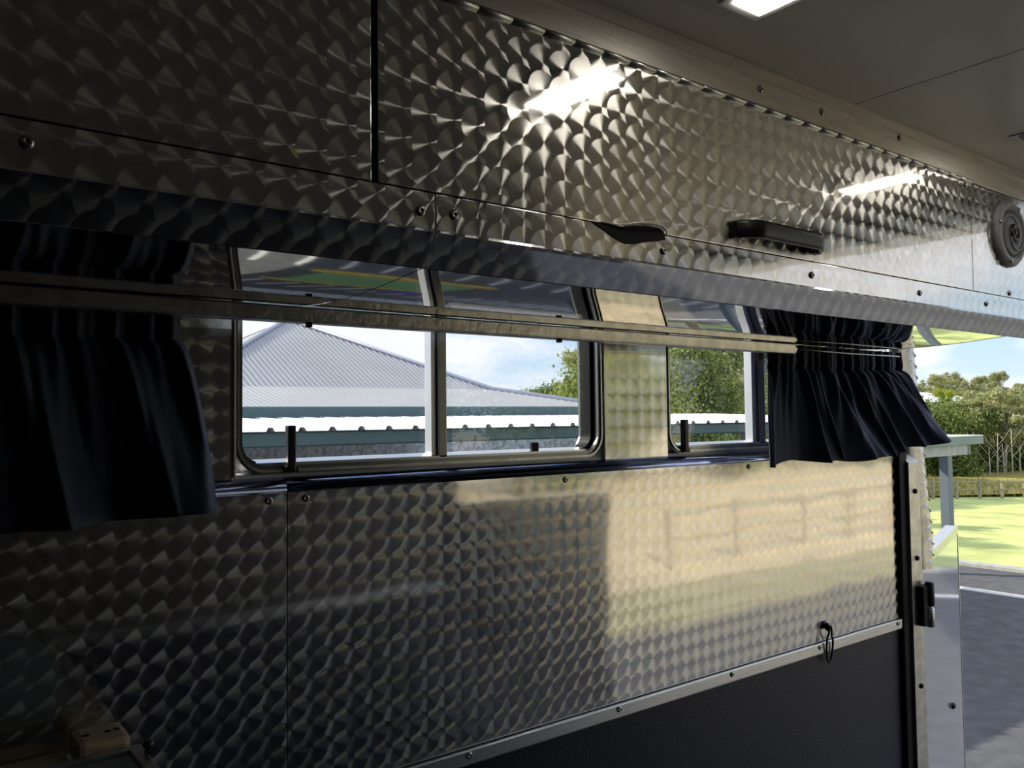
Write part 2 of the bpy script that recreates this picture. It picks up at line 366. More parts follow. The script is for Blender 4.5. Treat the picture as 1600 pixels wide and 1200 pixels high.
# rear jamb: black seal, galvanised post, tread plate strip
structure(put('trim_2', MB().box(2.250, 2.292, D-.012, YS1, FLOOR, .10, .004), M['rubber'], loc=(2.252, D, FLOOR)))
post = MB().prism([(2.284, D-.020), (2.342, D-.020), (2.342, D+.04), (2.284, D+.04)], 'z', FLOOR-.1, -.135)
post.add([(2.284, D-.020, -.135), (2.342, D-.020, -.135), (2.342, D+.04, -.135), (2.284, D+.04, -.135), (2.284, D+.012, -.113), (2.342, D+.012, -.113), (2.342, D+.04, -.113), (2.284, D+.04, -.113)],
         [(0,1,5,4), (4,5,6,7), (1,2,6,5), (3,0,4,7), (2,3,7,6)])
pj = structure(put('trim_3', post, M['galv'], loc=(2.284, D, FLOOR)))
for z in (-.215, -.40, -.75): put('rivet', MB().lathe([(.0075, 0), (.006, .005), (.003, .006)], (2.314, D-.020, z), 'y', 10, True, -1), M['rubber'], pj)
TC = 2.420
def lean(z): return -.135*max(0.0, z+.36)
def tpt(a, z, out=0.0): return (TC-(.055+out)*math.cos(a)+lean(z), D+.030-(.034+out)*math.sin(a), z)
tp = MB(); zs = [-.445, -.40, -.36]+[-.36+.98*k/14 for k in range(1, 15)]
tp.grid(14, len(zs)-1, lambda a, b: tpt(math.pi*a, zs[int(round(b*(len(zs)-1)))]), True, True)
tp.add([tpt(0, -.445), tpt(math.pi, -.445), tpt(math.pi, -.36), tpt(0, -.36), tpt(math.pi, .62), tpt(0, .62)], [(0,1,2,3), (3,2,4,5)])
tread = structure(put('trim_4', tp, M['galv'], loc=(2.38, D, FLOOR)))
for k in range(40):
    z = .20-(k//2)*.0320-(.016 if k % 2 else 0); s_ = 1 if k % 2 else -1; a0 = R(85 if k % 2 else 122); da = R(24); dzz = .0105
    p = [tpt(a0-da, z-s_*dzz, .0003), tpt(a0, z-.0034, .0003), tpt(a0+da, z+s_*dzz, .0003), tpt(a0, z+.0034, .0003), tpt(a0, z, .0050)]
    put('tread_lozenge', MB().add(p, [(0,1,4), (1,2,4), (2,3,4), (3,0,4)]), M['alu_bright'], tread)

# ================================================================== WINDOWS
def rrect(x0, x1, z0, z1, r, n=7):
    pts = []
    for cx, cz, a0 in ((x1-r, z1-r, 0), (x0+r, z1-r, 90), (x0+r, z0+r, 180), (x1-r, z0+r, 270)):
        for k in range(n+1):
            a = R(a0+90*k/n); pts.append((cx+r*math.cos(a), cz+r*math.sin(a)))
    return pts
def window(idx, Wd, mull, latch_x, lock_x):
    x0, x1, z0, z1 = Wd
    loc = (x0, WY, z0)
    fr = structure(put('window_%d' % idx, MB().ring(rrect(x0, x1, z0, z1, .045), rrect(x0+.011, x1-.011, z0+.013, z1-.011, .036), WY-.004, WY+.055), M['alu_dark'], loc=loc))
    put('rubber_seal', MB().ring(rrect(x0+.011, x1-.011, z0+.013, z1-.011, .036), rrect(x0+.015, x1-.019, z0+.018, z1-.016, .030), WY+.010, WY+.040), M['rubber'], fr)
    put('inner_bead', MB().ring(rrect(x0+.0025, x1-.0025, z0+.003, z1-.003, .043), rrect(x0+.0055, x1-.0055, z0+.007, z1-.007, .040), WY-.008, WY-.0035), M['galv'], fr)
    put('bottom_track', MB().prism([(WY+.002, z0+.012), (WY+.002, z0+.017), (WY+.018, z0+.021), (WY+.040, z0+.021), (WY+.040, z0+.012)], 'x', x0+.035, x1-.035), M['alu'], fr)
    a, b, c = mull
    put('mullion', MB().box(a, b, WY+.008, WY+.030, z0+.013, z1-.012, .001), M['alu_bright'], fr)
    put('mullion', MB().box(b+.0005, c, WY+.002, WY+.024, z0+.013, z1-.012, .0015), M['alu_dark'], fr)
    put('glass_pane', MB().prism(rrect(x0+.013, (a+b)/2, z0+.016, z1-.014, .028), 'y', WY+.026, WY+.029), M['glass'], fr)
    put('glass_pane', MB().prism(rrect((b+c)/2, x1-.014, z0+.016, z1-.014, .028), 'y', WY+.016, WY+.019), M['glass'], fr)
    lt = put('latch', MB().box(latch_x-.0065, latch_x+.0065, WY-.016, WY-.002, z0+.004, z0+.073, .0025), M['plastic'], fr)
    put('latch_foot', MB().box(latch_x-.009, latch_x+.012, WY-.014, WY-.001, z0+.002, z0+.012, .0015), M['plastic'], lt)
    if lock_x: put('slider_lock', MB().box(lock_x-.008, lock_x+.008, WY+.006, WY+.014, z0+.018, z0+.034, .002), M['rubber'], fr)
    return fr
window(1, W1, (.7690, .7795, .7970), .4175*(WY-.010), .815*WY)
window(2, W2, (1.664, 1.682, 1.706), 1.1535*(WY-.010), None)

# ================================================================== OVERHEAD LOCKER
YF = .792; YL = .816; ZFOLD = .210; ZLIP = .1726; ZDOOR = .2550; ZH = .4847; XL = -1.4; XR = 2.20; XS = 2.035
lk_ = thing('overhead_locker', (.8, 1.0, ZLIP), 'long engine-turned steel overhead locker above the windows with mirror-polished underside', 'locker')
put('carcass', MB().box(XL, XR-.01, YF+.006, YF+.012, ZFOLD+.004, CEIL), M['void'], lk_)
put('end_panel', MB().box(XR-.012, XR, YF+.002, YS0, ZFOLD, CEIL), M['galv'], lk_)
put('locker_top', MB().box(XL, XR-.012, YF+.012, YS0, .50, CEIL), M['galv'], lk_)
door = put('locker_door', MB().box(.4293, 1.8225, YF, YF+.005, ZDOOR+.0008, ZH-.001, .001), M['locker'], lk_)
door2 = put('locker_door', MB().box(XL, .4215, YF, YF+.005, ZDOOR+.0008, ZH-.001, .001), M['locker'], lk_)
put('fixed_panel', MB().box(1.8245, XR, YF, YF+.005, ZDOOR+.0008, ZH-.001, .0008), M['locker'], lk_)
put('bottom_strip', MB().box(XL, .5008, YF, YF+.005, ZFOLD, ZDOOR-.0006, .0008), M['locker'], lk_)
bs = put('bottom_strip', MB().box(.5020, XR, YF, YF+.005, ZFOLD, ZDOOR-.0006, .0008), M['locker'], lk_)
for u, v in ((.126, .297), (.608, .293), (.664, .295), (1.106, .293), (1.560, .293), (2.015, .293), (2.374, .293), (2.521, .334)): SC.at(lk_, u*YF, YF, v*YF)
SC.at(lk_, 2.275*YF, YF, .600*YF)
# lip below the face: folded sheet, two lengths
def lip(x0, x1):
    return MB().prism([(YF, ZFOLD+.003), (YF-.0012, ZFOLD), (YF+.001, ZFOLD-.004), (YL-.001, ZLIP+.001), (YL+.001, ZLIP), (YL+.004, ZLIP+.003), (YF+.006, ZFOLD+.003)], 'x', x0, x1)
put('lip', lip(XL, .5010), M['lip'], lk_)
put('lip', lip(.5020, XR), M['lip'], lk_)
# soffit: polished sheet bulging slightly, two lengths with a dark joint
NS = 40
def soff(t): return (YL+.002+(WY-.008-YL)*t, ZLIP+.001+(.172-ZLIP)*t-.0105*math.sin(math.pi*t))
def soffit(x0, x1):
    mb = MB(); mb.grid(6, NS, lambda a, t: (x0+(x1-x0)*a, *soff(t)), True, True)
    mb.grid(1, NS, lambda a, t: (x0+(x1-x0)*a, soff(t)[0], soff(t)[1]+.004), False); return mb
put('soffit_sheet', soffit(XL, .4985), M['mirror'], lk_)
put('soffit_sheet', soffit(.5005, XS), M['mirror'], lk_)
jb = MB(); jb.grid(1, NS, lambda a, t: (.4975+.004*a, soff(t)[0], soff(t)[1]+.0008), False, True); put('soffit_joint', jb, M['void'], lk_)
eb = MB(); eb.grid(1, NS, lambda a, t: (XS, soff(t)[0], soff(t)[1]-.0005+.006*a), False); eb.grid(1, NS, lambda a, t: (XS+.003, soff(t)[0], soff(t)[1]-.0005+.006*a), False); eb.grid(1, NS, lambda a, t: (XS+.003*a, soff(t)[0], soff(t)[1]-.0005), False, True)
put('soffit_edge', eb, M['rubber'], lk_)
# top trim with a cranked upper edge
tt = put('top_trim', MB().prism([(YF+.003, ZH+.002), (YF+.001, ZH+.004), (YF+.001, .530), (YF-.0015, .531), (YF-.0015, CEIL), (YF+.006, CEIL), (YF+.006, ZH+.002)], 'x', XL, XR), M['trim'], lk_)
for u, v in ((1.615, .652), (1.941, .660), (1.40, .652)): SC.at(tt, u*(YF+.001), YF+.001, v*YF)
# piano hinge
kn = None; x = .31; i = 0
while x < 1.815:
    if kn is None:
        kn = put('hinge_knuckle', MB().lathe([(.0030, 0), (.0042, .0006), (.0042, .0492), (.0030, .0498)], (x, YF-.0015, ZH+.0005), 'x', 10), M['galv'], lk_); x00 = x
    else: share('hinge_knuckle', kn, lk_, (x-x00, 0, 0))
    x += .0505
# handles on the door's lower edge
h = MB()
hx0, hx1, hz = 1.031, 1.251, .2815
def bow(q): return YF-.004-.026*min(1, 7.0*q, 7.0*(1-q))**.55
def hpt(q, a):
    x = hx0+(hx1-hx0)*q; c, sn = math.cos(a), math.sin(a)
    return (x, bow(q)-.0065*(abs(c)**.6)*(1 if c > 0 else -1)+.002, hz+.0135*(abs(sn)**.6)*(1 if sn > 0 else -1))
h.grid(34, 14, lambda q, b: hpt(q, 2*math.pi*b), True)
h.box(hx0-.006, hx0+.016, YF-.008, YF, hz-.014, hz+.013, .003).box(hx1-.016, hx1+.006, YF-.008, YF, hz-.014, hz+.013, .003)
hd = put('pull_handle', h, M['plastic'], door); hd['label'] = 'black plastic pull handle'
# torn finger notch: black plate painting the gap's shade below the curled door edge
notch = [(.740, .2545), (.772, .2535), (.800, .2560), (.815, .2595), (.842, .2625), (.868, .2625), (.876, .2570), (.880, .2480), (.865, .2440), (.840, .2400), (.820, .2345), (.800, .2330), (.783, .2375), (.765, .2450)]
nb = MB().prism(notch, 'y', YF-.0016, YF-.0002)
nt_ = put('notch_shade_plate', nb, M['void'], door); nt_['label'] = 'black plate painting the shade of a finger gap in the bent lower door edge'
cl = MB(); pth = [(.755, YF-.002, .2560), (.785, YF-.004, .2560), (.805, YF-.006, .2590), (.822, YF-.008, .2630), (.845, YF-.008, .2655), (.868, YF-.006, .2655), (.879, YF-.003, .2605), (.884, YF-.001, .2540)]
cl.tube(pth, [.0006, .0012, .0018, .0022, .0022, .0020, .0014, .0006], 8); put('curled_edge', cl, M['trim'], door)
# speaker on the fixed panel
sp = thing('speaker', (1.994, YF, .396), 'round grey coaxial speaker with perforated grille at the right end of the locker', 'speaker')
sx, sz, sr = 1.994, .396, .0745
put('rim', MB().lathe([(sr, 0), (sr, .006), (sr-.006, .013), (sr-.016, .0145), (sr-.018, .010)], (sx, YF, sz), 'y', 40, True, -1), M['speaker'], sp)
put('grille', MB().lathe([(sr-.017, .008), (sr-.030, .0135), (.020, .016), (.018, .012)], (sx, YF, sz), 'y', 40, True, -1), M['speaker_mesh'], sp)
put('hub', MB().lathe([(.019, .008), (.019, .019), (.015, .021), (.012, .0175), (.006, .0175), (.005, .020), (.001, .0205)], (sx, YF, sz), 'y', 24, True, -1), M['plastic'], sp)
for k, a0 in enumerate((35, 215)):
    path = []
    for q in range(11):
        a = R(a0+q*13); r = .020+(sr-.040)*q/10; path.append((sx+r*math.cos(a), YF-.0165+.003*q/10, sz+r*math.sin(a)))
    put('swirl_rib', MB().tube(path, .0022, 6), M['speaker'], sp)
for a in (60, 165, 255, 345):
    put('screw', screw_mesh(sx+(sr-.009)*math.cos(R(a)), YF-.0135, sz+(sr-.009)*math.sin(R(a)), .004), M['steel_screw'], sp)

# ================================================================== CEILING LIGHTS
def fixture(x0, x1, y0, y1, label):
    t = thing('ceiling_light', ((x0+x1)/2, (y0+y1)/2, CEIL), label, 'light', 'rectangular ceiling lights')
    z = CEIL
    put('bezel', MB().prism([(x0-.012, y0-.012), (x1+.012, y0-.012), (x1+.012, y1+.012), (x0-.012, y1+.012)], 'z', z-.002, z), M['ceil'], t)
    mb = MB(); o = [(x0, y0), (x1, y0), (x1, y1), (x0, y1)]; i = [(x0+.012, y0+.012), (x1-.012, y0+.012), (x1-.012, y1-.012), (x0+.012, y1-.012)]
    vs = [(p[0], p[1], z-.002) for p in o]+[(p[0], p[1], z-.016) for p in i]
    mb.add(vs, [(0,1,5,4), (1,2,6,5), (2,3,7,6), (3,0,4,7)]); put('housing', mb, M['white'], t)
    put('lens', MB().box(x0+.022, x1-.022, y0+.040, y1-.024, z-.0185, z-.010), M['led'], t)
    put('cover', MB().box(x0+.010, x1-.010, y0+.010, y1-.010, z-.0165, z-.010), M['white'], t)
    return t
fixture(.855, .955, .45, .690, 'lit white ceiling light at the top edge of the picture')
fixture(1.805, 1.905, .45, .690, 'lit white ceiling light at the right edge beside the ceiling joint')

# ================================================================== CURTAIN RAIL AND CURTAINS
YC = 1.14
rl = thing('curtain_rail', (.4, YC, .142), 'galvanised steel curtain rail running under the locker across both windows', 'curtain rail')
cprof = [(YC+.003, .1425), (YC+.0008, .1440), (YC, .1465), (YC, .1635), (YC+.001, .1652), (YC+.003, .1662), (YC+.018, .1668), (YC+.018, .1425)]
put('channel', MB().prism(cprof, 'x', -1.3, 1.706), M['galv'], rl)
put('end_cap', MB().prism([(y, z) for y, z in [(YC+.004, .1450), (YC+.001, .149), (YC+.001, .158), (YC+.004, .1625), (YC+.016, .1625), (YC+.016, .145)]], 'x', 1.706, 1.714), M['galv'], rl)
for x in (.505, .985): put('clip', MB().box(x-.004, x+.004, YC-.001, YC+.008, .1365, .1440, .001), M['rubber'], rl)
put('wire', MB().tube([(1.70, YC+.012, .156), (1.95, YC+.010, .1535), (2.20, YC+.012, .155)], .0018, 6), M['galv'], rl)
rng = random.Random(5)
def curtain(name, xt0, xt1, xb, zb, folds, yt, yb, label, amp, seed, nx=220, nz=60, ztop=.1682, head=.20, gathers=17):
    """xb/zb: bottom edge x and z as functions of s; folds: (centre s, width, height, drift) ridges growing downwards"""
    rg = random.Random(seed); ph = [rg.uniform(0, 6.28) for _ in range(6)]
    def P(s, t):
        g = max(0.0, min(1.0, (t-head)/(1-head)))
        e = g**(.95-.42*s) if g > 0 else 0
        x = (xt0+(xt1-xt0)*s)*(1-e)+xb(s)*e
        z = ztop+(zb(s)-ztop)*t
        gat = math.sin(gathers*6.28*s+ph[0]+.8*math.sin(9*s+ph[1]))*.6+math.sin(gathers*1.7*6.28*s+ph[2])*.4
        ha = .0075*(1-g)**2*(1-.3*math.cos(math.pi*min(1, t/head))) + .004*(1-g)
        y = yt+(yb-yt)*g - gat*ha
        for c, wd, hh, dr in folds:
            q = (s-(c+dr*g))/(wd*(.55+.45*g))
            if abs(q) < 1:
                b = (1-abs(q)**1.5)**1.4; y -= amp*hh*b*(g**.6); x += -.30*amp*hh*math.sin(math.pi*q)*(g**.6)*.6
        y -= .10*amp*math.sin(15*s+ph[3])*g
        # pinch under the heading tape
        y += .004*math.exp(-((t-head)/.03)**2)
        return (x, y, z)
    o = put(name, MB().grid(nx, nz, P, True), M['curtain'], loc=((xt0+xt1)/2, yt, ztop), solid=.0025)
    tag(o, label, 'curtain', 'navy window curtains'); return o
rf = [(.03, .06, .55, -.01), (.23, .07, .85, .03), (.32, .05, .8, .02), (.41, .10, 1.0, .11), (.50, .04, .5, .07), (.57, .06, .9, .06), (.66, .05, .7, .05), (.75, .07, 1.0, .06), (.86, .08, 1.0, .05), (.96, .07, .8, .0)]
curtain('curtain', 1.632, 2.235, lambda s: 1.577+.795*s-.015*math.sin(math.pi*s), lambda s: -.114+.006*math.sin(9*s)+(.034*s*s)-.004*math.sin(31*s), rf, 1.1735, 1.150, 'navy curtain flaring outwards beside the open rear doorway', .058, 3)
lf = [(.10, .10, .7, 0), (.30, .10, .8, .0), (.44, .07, .6, .02), (.60, .06, .9, .035), (.76, .06, .8, .03), (.90, .08, 1.0, .03), (.985, .05, .7, .0)]
curtain('curtain', -.45, .332, lambda s: -.50+.875*s, lambda s: -.128+.006*math.sin(7*s)+.008*s, lf, 1.1735, 1.155, 'dark navy curtain hanging in shadow at the left end of the rail', .052, 11, 240, 60, .1682, .2, 20)

# ================================================================== SMALL THINGS ON THE WALL AND BENCH
cdx, cdz = 1.583*1.19, -.446*1.19
ct = thing('cord_loop', (cdx, 1.19, cdz-.07), 'black cord loop hanging from a ring on the dado strip', 'cord')
put('ring_plate', MB().lathe([(.010, 0), (.010, .003), (.005, .006), (.002, .006)], (cdx, D, cdz+.012), 'y', 14, True, -1), M['plastic'], ct)
lp = []
for k in range(25):
    a = 2*math.pi*k/24; lp.append((cdx+.004+.013*math.sin(a)*(1 if math.cos(a) < .3 else .55), D-.013-.004*math.cos(a), cdz-.034+.045*math.cos(a)-.004*math.sin(a)))
put('loop', MB().tube(lp[:-1], .0026, 7, True), M['plastic'], ct)
put('knot', MB().lathe([(.002, -.010), (.006, -.006), (.0065, .004), (.003, .010)], (cdx+.001, D-.010, cdz+.008), 'z', 10), M['plastic'], ct)
CZ = -.400; CX = .268; CY = 1.118
ch = thing('storage_chest', (-.3, .75, FLOOR), 'blue-grey sheet metal chest in the dark bottom left corner', 'chest')
put('body', MB().box(-.75, CX-.006, .48, CY-.004, FLOOR, CZ-.03), M['chest'], ch)
put('lid', MB().box(-.75, CX, .475, CY, CZ-.03, CZ, .003), M['chest'], ch)
put('edge_angle', MB().box(CX-.012, CX+.003, .475, CY+.002, CZ-.028, CZ+.0045, .002), M['alu'], ch)
put('lid_rib', MB().box(-.75, CX-.012, CY-.012, CY+.002, CZ, CZ+.004, .001), M['galv'], ch)
put('knob', MB().lathe([(.004, 0), (.003, .005), (.006, .007), (.0065, .011), (.004, .013)], (CX+.004, 1.085, CZ+.004), 'z', 14), M['plastic'], ch)
wb = thing('wooden_block', (.215, 1.150, CZ-.01), 'small pale wooden block with dark knots resting between chest and wall', 'block')
put('block', MB().box(.203, .262, 1.122, 1.185, CZ-.015, CZ+.018, .008), M['wood'], wb)
for x, y in ((.216, 1.150), (.240, 1.148), (.251, 1.150)): put('knot_hole', MB().lathe([(.0045, 0), (.004, .0006)], (x, y, CZ+.0180), 'z', 10), M['void'], wb)
put('wall_batten', MB().box(-.6, .200, 1.150, 1.195, CZ-.06, CZ-.01, .004), M['wood'], ch)

# ================================================================== REAR HALF DOOR
ZT = -.434; P0 = Vector((2.374, 1.214)); P1 = Vector((3.345, 1.545)); dv = (P1-P0).normalized(); nv = Vector((-dv.y, dv.x)); TH = .036
hd_ = thing('half_door', (P0.x, P0.y, FLOOR), 'rear half door swung open with shiny pale inner sheet and folded metal edges', 'door')
def dpt(a, b): q = P0+dv*a+nv*b; return (q.x, q.y)
Ld = (P1-P0).length
put('core', MB().prism([dpt(.012, .002), dpt(Ld-.012, .002), dpt(Ld-.012, TH-.002), dpt(.012, TH-.002)], 'z', FLOOR-.02, ZT-.012), M['rubber'], hd_)
put('inner_sheet', MB().prism([dpt(.010, -.0015), dpt(Ld-.010, -.0015), dpt(Ld-.010, .0018), dpt(.010, .0018)], 'z', FLOOR-.01, ZT-.030), M['doorface'], hd_)
put('outer_sheet', MB().prism([dpt(.010, TH-.0018), dpt(Ld-.010, TH-.0018), dpt(Ld-.010, TH+.0015), dpt(.010, TH+.0015)], 'z', FLOOR-.01, ZT-.010), M['body'], hd_)
put('top_edge', MB().prism([dpt(-.002, -.003), dpt(Ld+.002, -.003), dpt(Ld+.002, TH+.003), dpt(-.002, TH+.003)], 'z', ZT-.030, ZT), M['alu'], hd_)
put('hinge_edge', MB().prism([dpt(-.003, -.003), dpt(.012, -.003), dpt(.012, TH+.003), dpt(-.003, TH+.003)], 'z', FLOOR-.02, ZT-.030), M['rubber'], hd_)
put('outer_edge', MB().prism([dpt(Ld-.012, -.003), dpt(Ld+.003, -.003), dpt(Ld+.003, TH+.003), dpt(Ld-.012, TH+.003)], 'z', FLOOR-.02, ZT-.030), M['alu'], hd_)
put('edge_bead', MB().prism([dpt(.011, -.004), dpt(.016, -.004), dpt(.016, 0), dpt(.011, 0)], 'z', FLOOR, ZT-.030), M['alu'], hd_)
hg = put('hinge', MB().box(2.306, 2.350, D-.040, D-.018, -.585, -.475, .004), M['rubber'], hd_)
put('hinge_pin', MB().lathe([(.011, 0), (.0125, .002), (.0125, .062), (.010, .066)], (2.343, D-.038, -.532), 'z', 14), M['plastic'], hg)
put('hinge_pin', MB().lathe([(.010, 0), (.0115, .002), (.0115, .050), (.009, .053)], (2.343, D-.038, -.590), 'z', 14), M['galv'], hg)
q = dpt(.68, -.004); put('door_stud', MB().lathe([(.012, 0), (.012, .004), (.006, .009), (.003, .009)], (q[0], q[1], -1.02), 'y', 10, True, -1), M['plastic'], hd_)

Q0, Q1 = Vector((2.374, -1.12)), Vector((3.40, -1.13)); ev = (Q1-Q0).normalized(); en = Vector((-ev.y, ev.x))
od = thing('half_door', (Q0.x, Q0.y, FLOOR), 'dark-lined rear half door on the far side, mirrored in the lower wall panel', 'door')
def opt(a, b): q = Q0+ev*a+en*b; return (q.x, q.y)
put('jamb_plate', MB().prism([opt(-.115, -.036), opt(-.001, -.036), opt(-.001, 0), opt(-.115, 0)], 'z', FLOOR-.02, .3), M['lining'], od)
put('outer_sheet', MB().prism([opt(0, -.036), opt(1.02, -.036), opt(1.02, -.010), opt(0, -.010)], 'z', FLOOR-.02, ZT), M['body'], od)
put('inner_sheet', MB().prism([opt(0, -.0099), opt(1.02, -.0099), opt(1.02, 0), opt(0, 0)], 'z', FLOOR-.02, ZT-.01), M['lining'], od)

# ================================================================== GROUND
def terrain(x, y):
    z = GZ
    if x > 15:
        d = x-15; z -= .036*min(d, 45)*min(1, d/6)
        if x > 66: z += .045*(x-66)
    if y > 45: z += .03*(y-45)
    return z
def gmesh(x0, x1, y0, y1, nx, ny, dz=0.0):
    return MB().grid(nx, ny, lambda a, b: (x0+(x1-x0)*a, y0+(y1-y0)*b, terrain(x0+(x1-x0)*a, y0+(y1-y0)*b)+dz), True)
def ground(name, mb, m, label): return structure(put(name, mb, m), label)
ground('car_park', gmesh(-45, 15, -4.8, 45, 4, 4), M['asphalt'], 'dark asphalt car park around the vehicle')
ground('lawn', MB().grid(40, 40, lambda a, b: (15+50*a, -4.8+70*b, terrain(15+50*a, -4.8+70*b)), True), M['lawn'], 'sunlit green lawn beyond the car park')
ground('hillside', gmesh(65, 260, -4.8, 220, 20, 20), M['hillgrass'], 'wooded hillside in the distance')
ground('back_slope', gmesh(-60, 65, 45, 220, 10, 10, -.02), M['hillgrass'], 'green slope behind the building')
ground('verge', MB().box(-45, 260, -6.5, -4.8, GZ-.2, GZ+.005), M['verge'], 'olive grass verge')
ground('dry_field', MB().box(-60, 260, -120, -6.5, GZ-.2, GZ), M['field'], 'golden dry field')
# painted lines
def stripe(parent_label, mb, m, name='painted_line', cat='marking', group=None):
    o = put(name, mb, m); tag(o, parent_label, cat, group); return o
stripe('long white painted line across the asphalt near the lawn', MB().box(12.85, 13.05, 2.0, 12.0, GZ, GZ+.006), M['paint_white'])
structure(put('kerb', MB().box(14.85, 15.05, -4.8, 12, GZ-.1, GZ+.07, .02), M['beam']), 'low concrete kerb along the lawn')
for row, (ya, yb, x0, n) in enumerate(((7.2, 8.3, 1.6, 18), (10.7, 12.4, 2.6, 18))):
    wd = ('nearer', 'farther')[row]; first = None  # farther row is added, standing in for the doubled mirror image of one row
    for k in range(n):
        x = x0+k*.52
        if first is None: first = put('bay_line', MB().box(x-.04, x+.04, ya, yb, GZ, GZ+.004), M['paint_white'], loc=(x, ya, GZ)); o = first
        else:
            o = first.copy(); C.objects.link(o); o.location.x = x
        tag(o, 'white parking bay line in the %s painted row, mirrored in the locker underside' % wd, 'marking', 'white bay lines, %s row' % wd)
stripe('green painted bay edged in yellow, mirrored in the locker underside', MB().box(4.2, 6.4, 8.75, 10.2, GZ, GZ+.004), M['paint_green'], 'painted_bay')
for y, wd in ((8.62, 'nearer'), (10.33, 'farther')): stripe('yellow line along the %s side of the green bay' % wd, MB().box(4.0, 6.6, y-.09, y+.09, GZ, GZ+.007), M['paint_yellow'])
stripe('violet-blue painted patch beside the green bay', MB().box(6.2, 7.0, 10.6, 11.4, GZ, GZ+.009), M['paint_blue'], 'painted_patch')

# ================================================================== BUILDING WITH AWNING
YA = 6.1
bd = thing('building', (5.2, 9.4, GZ), 'low building with corrugated zinc hip roof and teal gutters behind the left window', 'building')
put('wall', MB().box(-6, 21, 14.6, 14.8, GZ, .02), M['wallb'], bd)
put('under_ceiling', MB().box(1.7, 8.7, 9.1, 16.1, .02, .06), M['roof_awning'], bd)
for x in (1.9, 8.5): put('post', MB().box(x-.08, x+.08, 9.15, 9.31, GZ, .02, .01), M['post'], bd)
put('gutter', MB().prism([(8.98, .030), (8.98, .160), (9.0, .168), (9.10, .168), (9.10, .030)], 'x', 1.65, 8.75), M['teal'], bd)
HX, HY, HZ = 5.2, 12.6, 1.60; E0, Z0 = 9.06, .165; B0, BZ = 10.3, .445
def roofz(y): return Z0+(BZ-Z0)*(y-E0)/(B0-E0) if y <= B0 else BZ+(HZ-BZ)*(y-B0)/(HY-B0)
PITCH = .076
for k in range(9):                                   # one sheet = 10 corrugations
    xa = HX-3.50+k*.76; mbl = MB(); mbu = MB(); xb_ = min(xa+.76, HX+3.50); n = max(4, int(round((xb_-xa)/PITCH*6)))
    for mb, lo, hi in ((mbl, E0-.03, B0), (mbu, B0, HY)):
        cols = []
        for i in range(n+1):
            x = xa+(xb_-xa)*i/n; ym = max(E0-.02, HY-abs(x-HX)); y1 = min(hi, ym); y0 = min(lo, y1); dz = .010*math.sin(2*math.pi*x/PITCH)
            cols.append(((x, y0, roofz(y0)+dz), (x, y1, roofz(y1)+dz)))
        vs = [p for c in cols for p in c]; mb.add(vs, [(2*i, 2*i+2, 2*i+3, 2*i+1) for i in range(n)], True)
    for mb in (mbl, mbu):
        if max(v[1] for v in mb.v)-min(v[1] for v in mb.v) > .05: put('roof_sheet', mb, M['roof_main'], bd)
for sgn in (-1, 1):
    c = [(HX+sgn*3.54, E0, Z0-.01), (HX+sgn*3.54, 16.14, Z0-.01), (HX+sgn*2.3, 14.9, BZ-.01), (HX+sgn*2.3, B0, BZ-.01), (HX, HY, HZ-.01)]
    put('hip_face', MB().add(c, [(0,1,2,3), (3,2,4)]), M['roof_main'], bd)
    put('hip_capping', MB().tube([(HX+sgn*3.54, E0, Z0+.02), (HX+sgn*2.30, B0, BZ+.02), (HX, HY, HZ+.02)], .034, 6), M['cap'], bd)
put('hip_face', MB().add([(HX-3.54, 16.14, Z0), (HX+3.54, 16.14, Z0), (HX+2.3, 14.9, BZ), (HX-2.3, 14.9, BZ), (HX, HY, HZ)], [(0,1,2,3), (3,2,4)]), M['roof_main'], bd)
aw = thing('awning', (4.5, YA, GZ), 'white ribbed awning with deep teal gutter running across both windows', 'awning')
s0 = None; x = -1.0
while x < 10.5:
    if s0 is None:
        prof = []
        for j in range(3):
            b = x+j*.25; prof += [(b, 0), (b+.080, 0), (b+.098, .030), (b+.132, .030), (b+.150, 0)]
        prof += [(x+.75, 0)]
        mb = MB(); vs = []
        for p in prof: vs += [(p[0], YA-.055, -.074+p[1]), (p[0], 9.0, .020+p[1])]
        for p in prof: vs += [(p[0], YA-.055, -.076+p[1]), (p[0], 9.0, .018+p[1])]
        n = len(prof); mb.add(vs, [(2*i, 2*i+2, 2*i+3, 2*i+1) for i in range(n-1)]+[(2*n+2*i, 2*n+2*i+1, 2*n+2*i+3, 2*n+2*i+2) for i in range(n-1)]+[(2*i, 2*n+2*i, 2*n+2*i+2, 2*i+2) for i in range(n-1)])
        s0 = put('roof_sheet', mb, M['roof_awning'], aw); xs = x
    else: share('roof_sheet', s0, aw, (x-xs, 0, 0))
    x += .75
put('gutter', MB().prism([(YA, -.078), (YA-.012, -.090), (YA-.012, -.182), (YA, -.195), (YA+.12, -.195), (YA+.12, -.078)], 'x', -1.0, 10.9), M['teal'], aw)
for x in (-.5, 8.2, 10.6): put('post', MB().box(x-.05, x+.05, YA+.02, YA+.12, GZ, -.19, .008), M['post'], aw)
cp = thing('carport', (12.5, 6.5, GZ), 'carport with grey-green fascia and blue-grey post beyond the rear doorway', 'carport')
put('fascia', MB().box(11.3, 15.08, 6.47, 6.52, -.520, -.385, .008), M['teal_pale'], cp)
put('fascia', MB().box(15.03, 15.08, 6.521, 7.3, -.520, -.385, .008), M['teal_pale'], cp)
for k in range(5): put('roof_sheet', MB().box(11.3+k*.75, 11.3+k*.75+.745, 6.46, 7.3, -.384, -.368, .003), M['roof_awning'], cp)
put('beam', MB().box(11.3, 14.62, 6.53, 6.60, -.690, -.521, .006), M['beam'], cp)
